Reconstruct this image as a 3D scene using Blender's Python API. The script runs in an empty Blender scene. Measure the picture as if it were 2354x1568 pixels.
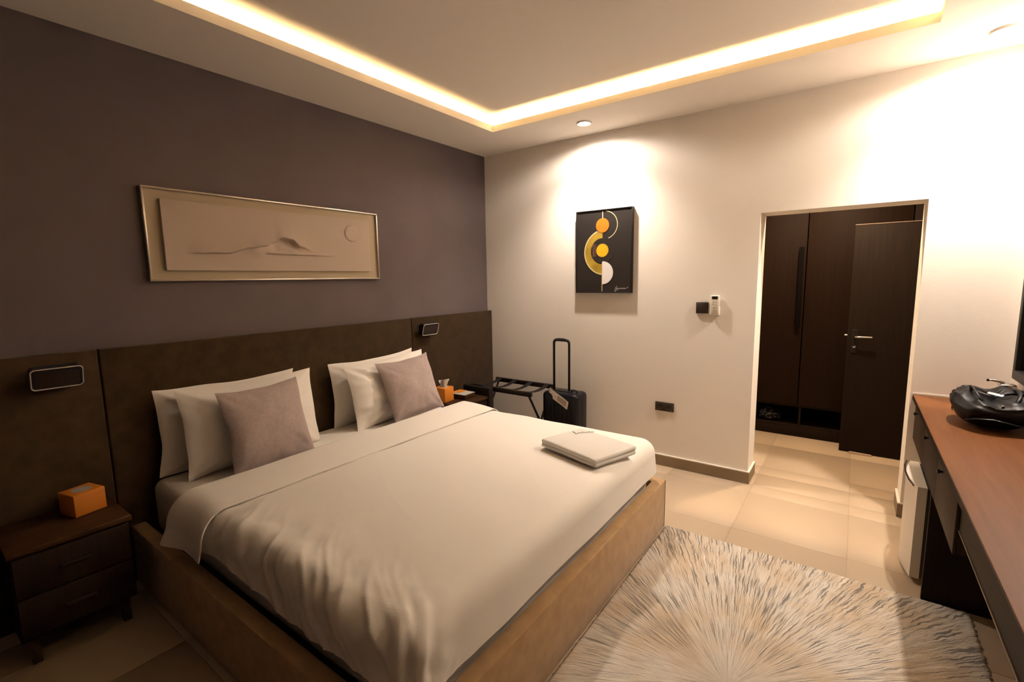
import bpy, bmesh, math, random
from mathutils import Vector, Matrix, noise, Euler
random.seed(7)
PI = math.pi
sc = bpy.context.scene
COL = sc.collection

# ------------------------------------------------------------------ camera
cam_d = bpy.data.cameras.new('camera')
cam = bpy.data.objects.new('camera', cam_d)
COL.objects.link(cam)
cam.location = (3.1028, -3.8484, 1.5824)
cam.rotation_euler = (1.4408, 0.0154, 0.6259)
cam_d.sensor_width = 36.0
cam_d.lens = 1087.34 / 2354 * 36.0
cam_d.clip_start = 0.02
sc.camera = cam

# ------------------------------------------------------------------ world, exposure
w = bpy.data.worlds.new('night'); sc.world = w
w.use_nodes = True
w.node_tree.nodes['Background'].inputs[0].default_value = (0.02, 0.015, 0.012, 1)
w.node_tree.nodes['Background'].inputs[1].default_value = 0.02
sc.view_settings.view_transform = 'Standard'
sc.view_settings.look = 'None'
sc.view_settings.gamma = 1.0
sc.view_settings.use_curve_mapping = False
sc.view_settings.exposure = 0.53

# light levels (lamps are built with their fixtures further down)
BEAM_W, SPILL_W = 112.0, 41.0            # ceiling downlights: main beam and wide scatter of the lens
SPOT_COL = (1.0, 0.87, 0.75)
BEAM_DEG, BEAM_BLEND, SPILL_DEG, SPILL_BLEND = 118.0, 0.80, 168.0, 0.35
HALL_W = 165.0
HALL_COL = (1.0, 0.72, 0.46)
LED_STRENGTH = 760.0
LED_COL = (1.0, 0.66, 0.29)

# room numbers (metres): left wall x=0, back wall y=0, floor z=0
H = 2.8
XR = 3.86
YF = -4.5
OX0, OX1, OZ = 2.518, 3.424, 2.0235     # opening in the back wall
WT = 0.25                                # thickness of the back wall
TX0, TX1, TY0, TY1 = 0.565, 3.355, -3.92, -0.58   # tray opening
HX0, HX1, HY = 1.55, 4.6, 1.43           # hall behind the opening

# ------------------------------------------------------------------ materials
MATS = {}
def srgb(c):
    return tuple(((x / 12.92) if x <= 0.04045 else ((x + 0.055) / 1.055) ** 2.4) for x in [v / 255 for v in c])

def mat(name, col, rough=0.6, metal=0.0, col2=None, scale=8.0, detail=4.0, bump=0.0, bscale=None, stretch=None,
        spec=0.5, sheen=0.0, coat=0.0, lo=0.35, hi=0.65):
    m = bpy.data.materials.new(name); m.use_nodes = True
    nt = m.node_tree; b = nt.nodes['Principled BSDF']
    b.inputs['Base Color'].default_value = (*col, 1)
    b.inputs['Roughness'].default_value = rough
    b.inputs['Metallic'].default_value = metal
    b.inputs['Specular IOR Level'].default_value = spec
    b.inputs['Sheen Weight'].default_value = sheen
    b.inputs['Coat Weight'].default_value = coat
    tc = nt.nodes.new('ShaderNodeTexCoord')
    src = tc.outputs['Object']
    if stretch:
        mp = nt.nodes.new('ShaderNodeMapping'); mp.inputs['Scale'].default_value = stretch
        nt.links.new(src, mp.inputs[0]); src = mp.outputs[0]
    if col2 is not None:
        n = nt.nodes.new('ShaderNodeTexNoise'); n.inputs['Scale'].default_value = scale; n.inputs['Detail'].default_value = detail
        nt.links.new(src, n.inputs['Vector'])
        r = nt.nodes.new('ShaderNodeValToRGB')
        r.color_ramp.elements[0].position = lo; r.color_ramp.elements[0].color = (*col, 1)
        r.color_ramp.elements[1].position = hi; r.color_ramp.elements[1].color = (*col2, 1)
        nt.links.new(n.outputs['Fac'], r.inputs[0]); nt.links.new(r.outputs[0], b.inputs['Base Color'])
    if bump:
        n2 = nt.nodes.new('ShaderNodeTexNoise'); n2.inputs['Scale'].default_value = bscale or scale * 6; n2.inputs['Detail'].default_value = 3
        nt.links.new(src, n2.inputs['Vector'])
        bp = nt.nodes.new('ShaderNodeBump'); bp.inputs['Strength'].default_value = bump; bp.inputs['Distance'].default_value = 0.01
        nt.links.new(n2.outputs['Fac'], bp.inputs['Height']); nt.links.new(bp.outputs[0], b.inputs['Normal'])
    MATS[name] = m
    return m

def emit(name, col, strength):
    m = bpy.data.materials.new(name); m.use_nodes = True
    nt = m.node_tree; nt.nodes.clear()
    e = nt.nodes.new('ShaderNodeEmission'); e.inputs[0].default_value = (*col, 1); e.inputs[1].default_value = strength
    o = nt.nodes.new('ShaderNodeOutputMaterial'); nt.links.new(e.outputs[0], o.inputs[0])
    MATS[name] = m
    return m

mat('wall_white', (0.84, 0.775, 0.70), 0.75, bump=0.05, bscale=60)
mat('wall_mauve', (0.088, 0.066, 0.068), 0.8, col2=(0.098, 0.074, 0.076), scale=3, bump=0.05, bscale=50)
mat('ceiling_white', (0.82, 0.76, 0.69), 0.85)
mat('skirting', (0.20, 0.145, 0.085), 0.45, col2=(0.25, 0.18, 0.11), scale=5)
mat('skirting_top', (0.74, 0.68, 0.6), 0.6)
mat('grout', (0.40, 0.30, 0.21), 0.8)
mat('suede', (0.025, 0.014, 0.006), 0.9, col2=(0.035, 0.020, 0.009), scale=14, detail=6, bump=0.15, bscale=220, sheen=0.05, spec=0.15)  # headboard copy of the suede, its shade put into a darker colour
mat('suede_lit', (0.40, 0.245, 0.115), 0.9, col2=(0.47, 0.30, 0.150), scale=14, detail=6, bump=0.15, bscale=220, sheen=0.2, spec=0.2)  # bed frame copy of the same suede, lightened to carry the light on it
mat('suede_seam', (0.05, 0.033, 0.02), 0.9)
mat('cotton', (0.86, 0.80, 0.72), 0.85, bump=0.06, bscale=300, sheen=0.1, spec=0.25)
mat('sheet', (0.84, 0.78, 0.70), 0.85, bump=0.06, bscale=200, spec=0.25)
mat('mauve_cloth', (0.36, 0.285, 0.265), 0.9, col2=(0.40, 0.32, 0.30), scale=60, bump=0.12, bscale=420, sheen=0.15, spec=0.2)
mat('towel_cotton', (0.84, 0.79, 0.72), 0.95, bump=0.5, bscale=420, sheen=0.2, spec=0.2)
mat('thread_grey', (0.30, 0.28, 0.26), 0.7)
mat('black_frame', (0.012, 0.010, 0.010), 0.45, spec=0.2)
mat('canvas_black', (0.022, 0.018, 0.016), 0.55, spec=0.2)
mat('paint_orange', (0.80, 0.17, 0.008), 0.5)
mat('paint_yellow', (0.72, 0.40, 0.008), 0.5)
mat('paint_white', (0.78, 0.72, 0.70), 0.55)
mat('paint_gold', (0.60, 0.40, 0.06), 0.4, metal=0.3, col2=(0.40, 0.26, 0.03), scale=9)
mat('paint_palegold', (0.80, 0.66, 0.36), 0.4, metal=0.3)
mat('paint_bronze', (0.30, 0.15, 0.10), 0.4)
mat('silver_frame', (0.50, 0.44, 0.38), 0.28, metal=0.85)
mat('mat_board', (0.42, 0.335, 0.225), 0.8)
mat('relief_plaster', (0.44, 0.345, 0.275), 0.75)
mat('dark_plastic', (0.030, 0.022, 0.018), 0.4, spec=0.2)
mat('socket_plastic', (0.045, 0.032, 0.024), 0.35, spec=0.2)
mat('black_plastic', (0.012, 0.012, 0.014), 0.38, spec=0.2)
mat('navy_shell', (0.004, 0.005, 0.009), 0.3, spec=0.25)
mat('black_strap', (0.014, 0.010, 0.009), 0.8, bump=0.1, bscale=300, spec=0.2)
mat('black_metal', (0.018, 0.014, 0.012), 0.4, metal=0.3, spec=0.2)
mat('matte_black', (0.004, 0.003, 0.003), 0.8, spec=0.05)
mat('white_plastic', (0.74, 0.69, 0.60), 0.4)
mat('grey_plastic', (0.30, 0.27, 0.24), 0.5)
mat('screen_dark', (0.02, 0.012, 0.010), 0.2)
mat('paper_white', (0.80, 0.76, 0.70), 0.8)
mat('paper_grey', (0.42, 0.38, 0.34), 0.8)
mat('ink', (0.04, 0.035, 0.03), 0.7)
mat('orange_card', (0.62, 0.20, 0.015), 0.6)
mat('chrome', (0.70, 0.68, 0.65), 0.15, metal=1.0)
mat('rim_metal', (0.62, 0.56, 0.50), 0.35, metal=0.6)
mat('leather_black', (0.004, 0.004, 0.006), 0.42, bump=0.06, bscale=90, spec=0.22)
mat('fridge_white', (0.70, 0.63, 0.54), 0.35)
mat('gasket', (0.03, 0.026, 0.022), 0.6)
mat('mirror_glass', (0.55, 0.55, 0.52), 0.03, metal=1.0)
mat('door_dark', (0.010, 0.0055, 0.003), 0.6, col2=(0.015, 0.008, 0.005), scale=5, stretch=(14, 14, 0.6), spec=0.12)
mat('bag_plastic', (0.02, 0.02, 0.02), 0.12, coat=0.5)
mat('brown_card', (0.30, 0.16, 0.07), 0.6)
mat('beige_box', (0.45, 0.34, 0.26), 0.5)
emit('downlight_glow', (1.0, 0.93, 0.84), 30.0)
emit('led_glow', LED_COL, LED_STRENGTH)
emit('led_glow_dim', LED_COL, LED_STRENGTH * 0.25)
emit('led_glow_strong', LED_COL, LED_STRENGTH * 1.5)

def wood(name, c1, c2, stretch, rough=0.4, scale=3.0, spec=0.25):
    m = bpy.data.materials.new(name); m.use_nodes = True
    nt = m.node_tree; b = nt.nodes['Principled BSDF']; b.inputs['Roughness'].default_value = rough; b.inputs['Specular IOR Level'].default_value = spec
    tc = nt.nodes.new('ShaderNodeTexCoord'); mp = nt.nodes.new('ShaderNodeMapping'); mp.inputs['Scale'].default_value = stretch
    n = nt.nodes.new('ShaderNodeTexNoise'); n.inputs['Scale'].default_value = scale; n.inputs['Detail'].default_value = 7; n.inputs['Distortion'].default_value = 0.6
    r = nt.nodes.new('ShaderNodeValToRGB')
    r.color_ramp.elements[0].position = 0.32; r.color_ramp.elements[0].color = (*c1, 1)
    r.color_ramp.elements[1].position = 0.68; r.color_ramp.elements[1].color = (*c2, 1)
    nt.links.new(tc.outputs['Object'], mp.inputs[0]); nt.links.new(mp.outputs[0], n.inputs['Vector'])
    nt.links.new(n.outputs['Fac'], r.inputs[0]); nt.links.new(r.outputs[0], b.inputs['Base Color'])
    MATS[name] = m
wood('desk_wood', (0.112, 0.038, 0.009), (0.148, 0.054, 0.015), (10, 0.7, 10), 0.5, spec=0.2)
wood('desk_dark', (0.030, 0.018, 0.011), (0.040, 0.025, 0.016), (10, 0.7, 10), 0.6, spec=0.15)
wood('wardrobe_wood', (0.0085, 0.0030, 0.0008), (0.0140, 0.0052, 0.0014), (22, 22, 0.5), 0.6, spec=0.12)
wood('night_wood', (0.030, 0.013, 0.005), (0.042, 0.019, 0.007), (10, 1.0, 10), 0.5, spec=0.15)

def tile_mat():
    m = bpy.data.materials.new('porcelain_tile'); m.use_nodes = True
    nt = m.node_tree; b = nt.nodes['Principled BSDF']; b.inputs['Roughness'].default_value = 0.5; b.inputs['Specular IOR Level'].default_value = 0.3
    oi = nt.nodes.new('ShaderNodeObjectInfo')
    r = nt.nodes.new('ShaderNodeValToRGB')
    r.color_ramp.elements[0].color = (0.430, 0.332, 0.235, 1); r.color_ramp.elements[1].color = (0.490, 0.382, 0.270, 1)
    nt.links.new(oi.outputs['Random'], r.inputs[0])
    tc = nt.nodes.new('ShaderNodeTexCoord'); n = nt.nodes.new('ShaderNodeTexNoise'); n.inputs['Scale'].default_value = 3; n.inputs['Detail'].default_value = 5
    nt.links.new(tc.outputs['Object'], n.inputs['Vector'])
    mx = nt.nodes.new('ShaderNodeMix'); mx.data_type = 'RGBA'; mx.blend_type = 'MULTIPLY'
    rr = nt.nodes.new('ShaderNodeValToRGB'); rr.color_ramp.elements[0].color = (0.93, 0.93, 0.93, 1); rr.color_ramp.elements[1].color = (1, 1, 1, 1)
    nt.links.new(n.outputs['Fac'], rr.inputs[0])
    mx.inputs[0].default_value = 1.0
    nt.links.new(r.outputs[0], mx.inputs[6]); nt.links.new(rr.outputs[0], mx.inputs[7]); nt.links.new(mx.outputs[2], b.inputs['Base Color'])
    MATS['porcelain_tile'] = m
tile_mat()

RUGC = (2.80, -2.06)
def rug_mat():
    m = bpy.data.materials.new('rug_wool'); m.use_nodes = True
    nt = m.node_tree; N = nt.nodes.new; L = nt.links.new
    b = nt.nodes['Principled BSDF']; b.inputs['Roughness'].default_value = 0.95; b.inputs['Specular IOR Level'].default_value = 0.15
    tc = N('ShaderNodeTexCoord'); sep = N('ShaderNodeSeparateXYZ'); L(tc.outputs['Object'], sep.inputs[0])
    # wobble the coordinates a little so the rays waver
    wn = N('ShaderNodeTexNoise'); wn.inputs['Scale'].default_value = 20; wn.inputs['Detail'].default_value = 2; L(tc.outputs['Object'], wn.inputs['Vector'])
    def M(op, a, bb):
        n = N('ShaderNodeMath'); n.operation = op
        for i, v in enumerate((a, bb)):
            if v is None: continue
            if isinstance(v, (int, float)): n.inputs[i].default_value = v
            else: L(v, n.inputs[i])
        return n.outputs[0]
    ang = M('ARCTAN2', sep.outputs[1], sep.outputs[0])
    rad = M('SQRT', M('ADD', M('MULTIPLY', sep.outputs[0], sep.outputs[0]), M('MULTIPLY', sep.outputs[1], sep.outputs[1])), None)
    ang2 = M('ADD', ang, M('MULTIPLY', M('SUBTRACT', wn.outputs['Fac'], 0.5), 0.024))
    def streak(na, nr, off, detail=2.0):
        cb = N('ShaderNodeCombineXYZ')
        L(M('MULTIPLY', ang2, na), cb.inputs[0]); L(M('MULTIPLY', rad, nr), cb.inputs[1]); cb.inputs[2].default_value = off
        n = N('ShaderNodeTexNoise'); n.inputs['Scale'].default_value = 1.0; n.inputs['Detail'].default_value = detail
        L(cb.outputs[0], n.inputs['Vector']); return n.outputs['Fac']
    s1 = streak(135, 5.0, 3.1, 1.0)
    s2 = streak(120, 9.0, 11.7)
    patch = N('ShaderNodeTexNoise'); patch.inputs['Scale'].default_value = 3.2; patch.inputs['Detail'].default_value = 4; L(tc.outputs['Object'], patch.inputs['Vector'])
    def ramp(src, p0, p1, c0, c1):
        r = N('ShaderNodeValToRGB'); r.color_ramp.elements[0].position = p0; r.color_ramp.elements[1].position = p1
        r.color_ramp.elements[0].color = (*c0, 1); r.color_ramp.elements[1].color = (*c1, 1); L(src, r.inputs[0]); return r.outputs[0]
    base = ramp(patch.outputs['Fac'], 0.40, 0.62, (0.60, 0.55, 0.48), (0.52, 0.41, 0.29))
    def mix(f, a, bb):
        n = N('ShaderNodeMix'); n.data_type = 'RGBA'; L(f, n.inputs[0]); L(a, n.inputs[6])
        if isinstance(bb, tuple): n.inputs[7].default_value = (*bb, 1)
        else: L(bb, n.inputs[7])
        return n.outputs[2]
    fine = ramp(s2, 0.50, 0.62, (0, 0, 0), (0.55, 0.55, 0.55))
    c = mix(fine, base, (0.34, 0.275, 0.205))
    # dark rays, broken up; more of them away from the middle
    zone = N('ShaderNodeTexNoise'); zone.inputs['Scale'].default_value = 2.4; zone.inputs['Detail'].default_value = 2; L(tc.outputs['Object'], zone.inputs['Vector'])
    amount = M('ADD', M('MULTIPLY', M('SUBTRACT', zone.outputs['Fac'], 0.47), 0.40), M('MULTIPLY', M('SUBTRACT', sep.outputs[1], M('MULTIPLY', sep.outputs[0], 0.8)), 0.035))
    dk = ramp(M('ADD', s1, amount), 0.585, 0.65, (0, 0, 0), (0.85, 0.85, 0.85))
    c = mix(dk, c, (0.14, 0.13, 0.125))
    lt = ramp(streak(60, 3.0, 27.0), 0.58, 0.70, (0, 0, 0), (0.7, 0.7, 0.7))
    c = mix(lt, c, (0.70, 0.65, 0.58))
    L(c, b.inputs['Base Color'])
    fz = N('ShaderNodeTexNoise'); fz.inputs['Scale'].default_value = 160; fz.inputs['Detail'].default_value = 2; L(tc.outputs['Object'], fz.inputs['Vector'])
    hsum = M('ADD', M('MULTIPLY', s1, 1.2), M('MULTIPLY', fz.outputs['Fac'], 0.6))
    bp = N('ShaderNodeBump'); bp.inputs['Strength'].default_value = 0.4; bp.inputs['Distance'].default_value = 0.010
    L(hsum, bp.inputs['Height']); L(bp.outputs[0], b.inputs['Normal'])
    MATS['rug_wool'] = m
rug_mat()

# ------------------------------------------------------------------ mesh helpers (world coordinates)
class MB:
    def __init__(s): s.V = []; s.F = []; s.S = []
    def add(s, verts, faces, smooth=False):
        o = len(s.V); s.V += [tuple(v) for v in verts]
        for f in faces: s.F.append(tuple(i + o for i in f)); s.S.append(smooth)
        return s
    def bm(s, bm, smooth=False, M=None):
        bm.verts.index_update()
        vs = [(M @ v.co if M else v.co.copy()) for v in bm.verts]
        s.add(vs, [[v.index for v in f.verts] for f in bm.faces], smooth); bm.free(); return s
    def box(s, x0, x1, y0, y1, z0, z1, bevel=0.0, seg=2, M=None, smooth=False):
        b = bmesh.new(); bmesh.ops.create_cube(b, size=1)
        for v in b.verts:
            v.co = Vector(((x0 + x1) / 2 + v.co.x * (x1 - x0), (y0 + y1) / 2 + v.co.y * (y1 - y0), (z0 + z1) / 2 + v.co.z * (z1 - z0)))
        if bevel: bmesh.ops.bevel(b, geom=b.edges[:], offset=bevel, segments=seg, profile=0.5, affect='EDGES')
        return s.bm(b, smooth or bool(bevel), M)
    def tube(s, pts, r, n=10, cap=True, smooth=True, flat=None, up=None):
        pts = [Vector(p) for p in pts]; m = len(pts); rs = r if isinstance(r, (list, tuple)) else [r] * m
        vs = []; prev = None
        for i, p in enumerate(pts):
            t = (pts[min(i + 1, m - 1)] - pts[max(i - 1, 0)]).normalized()
            if prev is None:
                a = Vector(up) if up else (Vector((0, 0, 1)) if abs(t.z) < 0.9 else Vector((1, 0, 0)))
            else: a = prev
            u = (a - t * a.dot(t)).normalized(); prev = u; v = t.cross(u)
            for k in range(n):
                q = 2 * PI * k / n
                f = flat or 1.0
                vs.append(p + u * math.cos(q) * rs[i] * f + v * math.sin(q) * rs[i])
        fs = []
        for i in range(m - 1):
            for k in range(n): fs.append((i * n + k, i * n + (k + 1) % n, (i + 1) * n + (k + 1) % n, (i + 1) * n + k))
        if cap: fs.append(tuple(range(n))[::-1]); fs.append(tuple((m - 1) * n + k for k in range(n)))
        return s.add(vs, fs, smooth)
    def lathe(s, prof, c, n=32, axis='z', smooth=True):
        vs = []
        for (r, h) in prof:
            for k in range(n):
                q = 2 * PI * k / n
                if axis == 'z': vs.append((c[0] + r * math.cos(q), c[1] + r * math.sin(q), c[2] + h))
                elif axis == 'y': vs.append((c[0] + r * math.cos(q), c[1] + h, c[2] + r * math.sin(q)))
                else: vs.append((c[0] + h, c[1] + r * math.cos(q), c[2] + r * math.sin(q)))
        m = len(prof); fs = []
        for i in range(m - 1):
            for k in range(n): fs.append((i * n + k, i * n + (k + 1) % n, (i + 1) * n + (k + 1) % n, (i + 1) * n + k))
        fs.append(tuple(range(n))[::-1]); fs.append(tuple((m - 1) * n + k for k in range(n)))
        return s.add(vs, fs, smooth)
    def grid(s, fn, nu, nv, smooth=True):
        vs = [fn(i / nu, j / nv) for j in range(nv + 1) for i in range(nu + 1)]
        fs = [(j * (nu + 1) + i, j * (nu + 1) + i + 1, (j + 1) * (nu + 1) + i + 1, (j + 1) * (nu + 1) + i) for j in range(nv) for i in range(nu)]
        return s.add(vs, fs, smooth)
    def prism(s, poly, fn, d0, d1, smooth=False):
        # poly: list of 2-D points; fn(a, b, d) -> 3-D point
        n = len(poly)
        vs = [fn(a, b, d0) for a, b in poly] + [fn(a, b, d1) for a, b in poly]
        fs = [tuple(range(n)), tuple(range(n, 2 * n))[::-1]] + [(i, (i + 1) % n, n + (i + 1) % n, n + i) for i in range(n)]
        return s.add(vs, fs, smooth)
    def build(s, name, material, root=None, recalc=True, base=None):
        xs = [v[0] for v in s.V]; ys = [v[1] for v in s.V]; zs = [v[2] for v in s.V]
        if root is not None:
            o = Vector((0, 0, 0)); r = root
            while r is not None: o += r.location; r = r.parent
        else: o = Vector(base) if base else Vector(((min(xs) + max(xs)) / 2, (min(ys) + max(ys)) / 2, min(zs)))
        me = bpy.data.meshes.new(name)
        me.from_pydata([(v[0] - o.x, v[1] - o.y, v[2] - o.z) for v in s.V], [], s.F)
        me.polygons.foreach_set('use_smooth', s.S)
        if recalc:
            b = bmesh.new(); b.from_mesh(me); bmesh.ops.recalc_face_normals(b, faces=b.faces[:]); b.to_mesh(me); b.free()
        me.update()
        if any(s.S):
            try: me.set_sharp_from_angle(angle=math.radians(50))
            except Exception: pass
        me.materials.append(MATS[material])
        ob = bpy.data.objects.new(name, me); COL.objects.link(ob)
        if root is not None: ob.parent = root
        else: ob.location = o
        return ob

def B(*a, **k): return MB().box(*a, **k)
def thing(name, label, cat, loc, group=None):
    o = bpy.data.objects.new(name, None); COL.objects.link(o); o.location = loc
    o.empty_display_size = 0.1; o['label'] = label; o['category'] = cat
    if group: o['group'] = group
    return o
def tag(o, label, cat, group=None):
    o['label'] = label; o['category'] = cat
    if group: o['group'] = group
    return o
def struct(o, label=None, cat=None):
    o['kind'] = 'structure'
    if label: o['label'] = label
    if cat: o['category'] = cat
    return o
def nz(x, y, z, s=1.0): return noise.noise(Vector((x * s, y * s, z * s)))

# ================================================================== THE SETTING
floor = struct(B(-0.1, 4.7, YF - 0.1, 2.1, -0.08, -0.003).build('floor', 'grout', base=(0, 0, 0)), 'beige porcelain tiled floor of the bedroom and hall', 'floor')
TS = 0.598; tiles = {}
def cuts(o, a, b):
    k = math.ceil((a - o) / TS - 1e-6); c = [a]
    while o + k * TS < b - 1e-6:
        if o + k * TS > a + 0.02: c.append(o + k * TS)
        k += 1
    return c + [b]
def lay(x0, x1, y0, y1):
    xs, ys = cuts(2.559, x0, x1), cuts(-0.167, y0, y1)
    for i in range(len(xs) - 1):
        for j in range(len(ys) - 1):
            a, b, c, d = xs[i] + .001, xs[i + 1] - .001, ys[j] + .001, ys[j + 1] - .001
            key = (round(b - a, 3), round(d - c, 3))
            if key not in tiles:
                mb = B(-key[0] / 2, key[0] / 2, -key[1] / 2, key[1] / 2, -0.010, 0.0, bevel=0.0012, seg=1)
                o = mb.build('tile', 'porcelain_tile', floor); tiles[key] = o.data
            else:
                o = bpy.data.objects.new('tile', tiles[key]); COL.objects.link(o); o.parent = floor
            o.location = ((a + b) / 2, (c + d) / 2, random.uniform(-0.0004, 0.0))
lay(0.0, XR, YF, 0.0)
lay(OX0, OX1, 0.0, WT)
lay(HX0, HX1, WT, HY + 0.62)

struct(B(-0.15, 0, YF, WT, 0, 3.0).build('wall_left', 'wall_mauve'), 'plain mauve painted wall behind the bed', 'wall')
wb = MB()
wb.box(0, OX0, 0, WT, 0, 3.0); wb.box(OX1, HX1, 0, WT, 0, 3.0); wb.box(OX0, OX1, 0, WT, OZ, 3.0)
struct(wb.build('wall_back', 'wall_white'), 'cream white wall with a doorless opening to the hall', 'wall')
struct(B(XR, XR + 0.15, YF, 0, 0, 3.0).build('wall_right', 'wall_white'), 'cream white wall behind the desk', 'wall')
struct(B(-0.15, XR + 0.15, YF - 0.15, YF, 0, 3.0).build('wall_front', 'wall_mauve'), 'wall behind the viewer', 'wall')
struct(B(HX0 - 0.15, HX0, WT, 2.1, 0, 3.0).build('wall_hall_left', 'wall_white'), 'white end wall of the hall', 'wall')
struct(B(HX1, HX1 + 0.15, 0, 2.1, 0, 3.0).build('wall_hall_right', 'wall_white'), 'white far end wall of the hall', 'wall')
struct(B(HX0, HX1, 2.06, 2.1, 0, 3.0).build('wall_hall_back', 'wall_white'), 'white wall behind the wardrobe', 'wall')
struct(B(HX0, HX1, WT, 2.06, 2.80, 2.85).build('ceiling_hall', 'ceiling_white'), 'low white ceiling of the hall', 'ceiling')

# ceiling: upper slab, dropped soffit ring and the lip of the light cove
ce = MB()
ce.box(-0.1, XR + 0.1, YF - 0.1, WT, 2.893, 3.05)
ce.box(0, TX0, YF, 0, H, H + .02); ce.box(TX1, XR, YF, 0, H, H + .02)
ce.box(TX0, TX1, TY1, 0, H, H + .02); ce.box(TX0, TX1, YF, TY0, H, H + .02)
ceiling = struct(ce.build('ceiling', 'ceiling_white'), 'white dropped ceiling with a lit rectangular tray', 'ceiling')
lp = MB()
for q in ((TX0 - .018, TX0, TY0 - .018, TY1 + .018), (TX1, TX1 + .018, TY0 - .018, TY1 + .018), (TX0, TX1, TY1, TY1 + .018), (TX0, TX1, TY0 - .018, TY0)):
    lp.box(*q, H + .02, 2.850)
struct(lp.build('trim_1', 'ceiling_white'), 'upstand lip around the ceiling tray', 'trim')

# skirting (baseboard) of brown tile with a pale top edge
def skirt(name, a, top):
    o = struct(a.build(name, 'skirting'), 'brown tile skirting along the wall', 'baseboard')
    top.build('top_edge', 'skirting_top', o); return o
T = 0.014
a, t = MB(), MB()
for (x0, x1, y0, y1) in ((0.07, OX0 + T, -T, 0), (OX0, OX0 + T, 0, WT)):
    a.box(x0, x1, y0, y1, 0, 0.088); t.box(x0, x1, y0, y1, 0.088, 0.096)
skirt('baseboard_back', a, t)
a, t = MB(), MB()
for (x0, x1, y0, y1) in ((OX1 - T, 3.45, -T, 0), (OX1 - T, OX1, 0, WT)):
    a.box(x0, x1, y0, y1, 0, 0.088); t.box(x0, x1, y0, y1, 0.088, 0.096)
skirt('baseboard_back_right', a, t)
a, t = MB(), MB(); a.box(XR - T, XR, YF, -T, 0, .088); t.box(XR - T, XR, YF, -T, .088, .096)
skirt('baseboard_right', a, t)

# ------------------------------------------------------------------ lights
def downlight(x, y, label, k=1.0):
    t = thing('ceiling_downlight', label, 'downlight', (x, y, H - 0.012), 'recessed ceiling downlights')
    MB().lathe([(0.040, 0.0105), (0.046, 0.003), (0.056, 0.0), (0.060, 0.004), (0.060, 0.012), (0.040, 0.012)], (x, y, H - 0.012), 40).build('trim_ring', 'white_plastic', t)
    MB().lathe([(0.040, 0.0), (0.040, 0.003)], (x, y, H - 0.008), 32).build('lens', 'downlight_glow', t)
    for nm, wt, dg, bl in (('downlight_beam', BEAM_W, BEAM_DEG, BEAM_BLEND), ('downlight_spill', SPILL_W, SPILL_DEG, SPILL_BLEND)):
        l = bpy.data.lights.new(nm, 'SPOT'); l.energy = wt * k; l.color = SPOT_COL
        l.spot_size = math.radians(dg); l.spot_blend = bl; l.shadow_soft_size = 0.034
        o = bpy.data.objects.new(nm, l); COL.objects.link(o); o.parent = t; o.location = (0, 0, -0.012)
    return t
downlight(1.278, -0.318, 'small round ceiling downlight above the abstract painting', 0.70)
downlight(3.633, -0.275, 'small round ceiling downlight above the desk corner')
hall_t = thing('hall_downlight', 'round downlight in the hall ceiling', 'downlight', (2.85, 0.60, 2.788))
MB().lathe([(0.05, 0.0), (0.06, 0.004), (0.06, 0.012), (0.05, 0.012)], (2.85, 0.60, 2.788), 32).build('trim_ring', 'white_plastic', hall_t)
MB().lathe([(0.05, 0.0), (0.05, 0.003)], (2.85, 0.60, 2.792), 32).build('lens', 'downlight_glow', hall_t)
l = bpy.data.lights.new('hall_beam', 'SPOT'); l.energy = HALL_W; l.color = HALL_COL; l.spot_size = math.radians(150); l.spot_blend = 0.8; l.shadow_soft_size = 0.05
o = bpy.data.objects.new('hall_beam', l); COL.objects.link(o); o.parent = hall_t; o.location = (0, 0, -0.012)

def led(x0, x1, y0, y1, label, glow='led_glow'):
    t = thing('led_strip', label, 'light strip', ((x0 + x1) / 2, (y0 + y1) / 2, H + .02), 'cove light strips')
    B(x0, x1, y0, y1, H + .0205, H + .038).build('profile', 'white_plastic', t)
    B(x0 + .003, x1 - .003, y0 + .003, y1 - .003, H + .0382, H + .0410).build('diodes', glow, t)
G = 0.044
led(TX0 - .018 - G, TX0 - .018 - G + .016, -3.0, TY1, 'warm strip light in ceiling cove above the mauve wall', 'led_glow_dim')
led(TX0, TX1, TY1 + .018 + G - .016, TY1 + .018 + G, 'warm strip light in ceiling cove above the white wall')
led(TX1 + .018 + G - .016, TX1 + .018 + G, -3.1, TY1, 'warm strip light in ceiling cove above the desk', 'led_glow_strong')

# ================================================================== HEADBOARD AND BED
hb = thing('headboard', 'brown suede panelled headboard running along the mauve wall', 'headboard', (0.03, -2.1, 0))
for (y0, y1, d) in ((-4.46, -3.174, .058), (-3.168, -1.107, .058), (-1.101, -0.001, .058)):
    B(0.0005, d, y0, y1, 0.0, 1.2645, bevel=0.006).build('panel', 'suede', hb)

bed = thing('bed_frame', 'low brown suede platform bed frame', 'bed', (1.13, -2.06, 0))
B(2.140, 2.205, -3.13, -0.985, 0.0, 0.315, bevel=0.008).build('foot_rail', 'suede_lit', bed)
B(0.062, 2.140, -3.13, -3.065, 0.0, 0.315, bevel=0.008).build('side_rail', 'suede_lit', bed)
B(0.062, 2.140, -1.050, -0.985, 0.0, 0.315, bevel=0.008).build('side_rail', 'suede_lit', bed)
B(0.062, 2.140, -3.065, -1.050, 0.18, 0.24).build('slat_base', 'suede_seam', bed)
for (x, y) in ((2.2055, -0.992), (2.2055, -3.123)):
    B(x - .001, x + .0015, y - .002, y + .002, 0.004, 0.311).build('corner_seam', 'suede_seam', bed)

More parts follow.
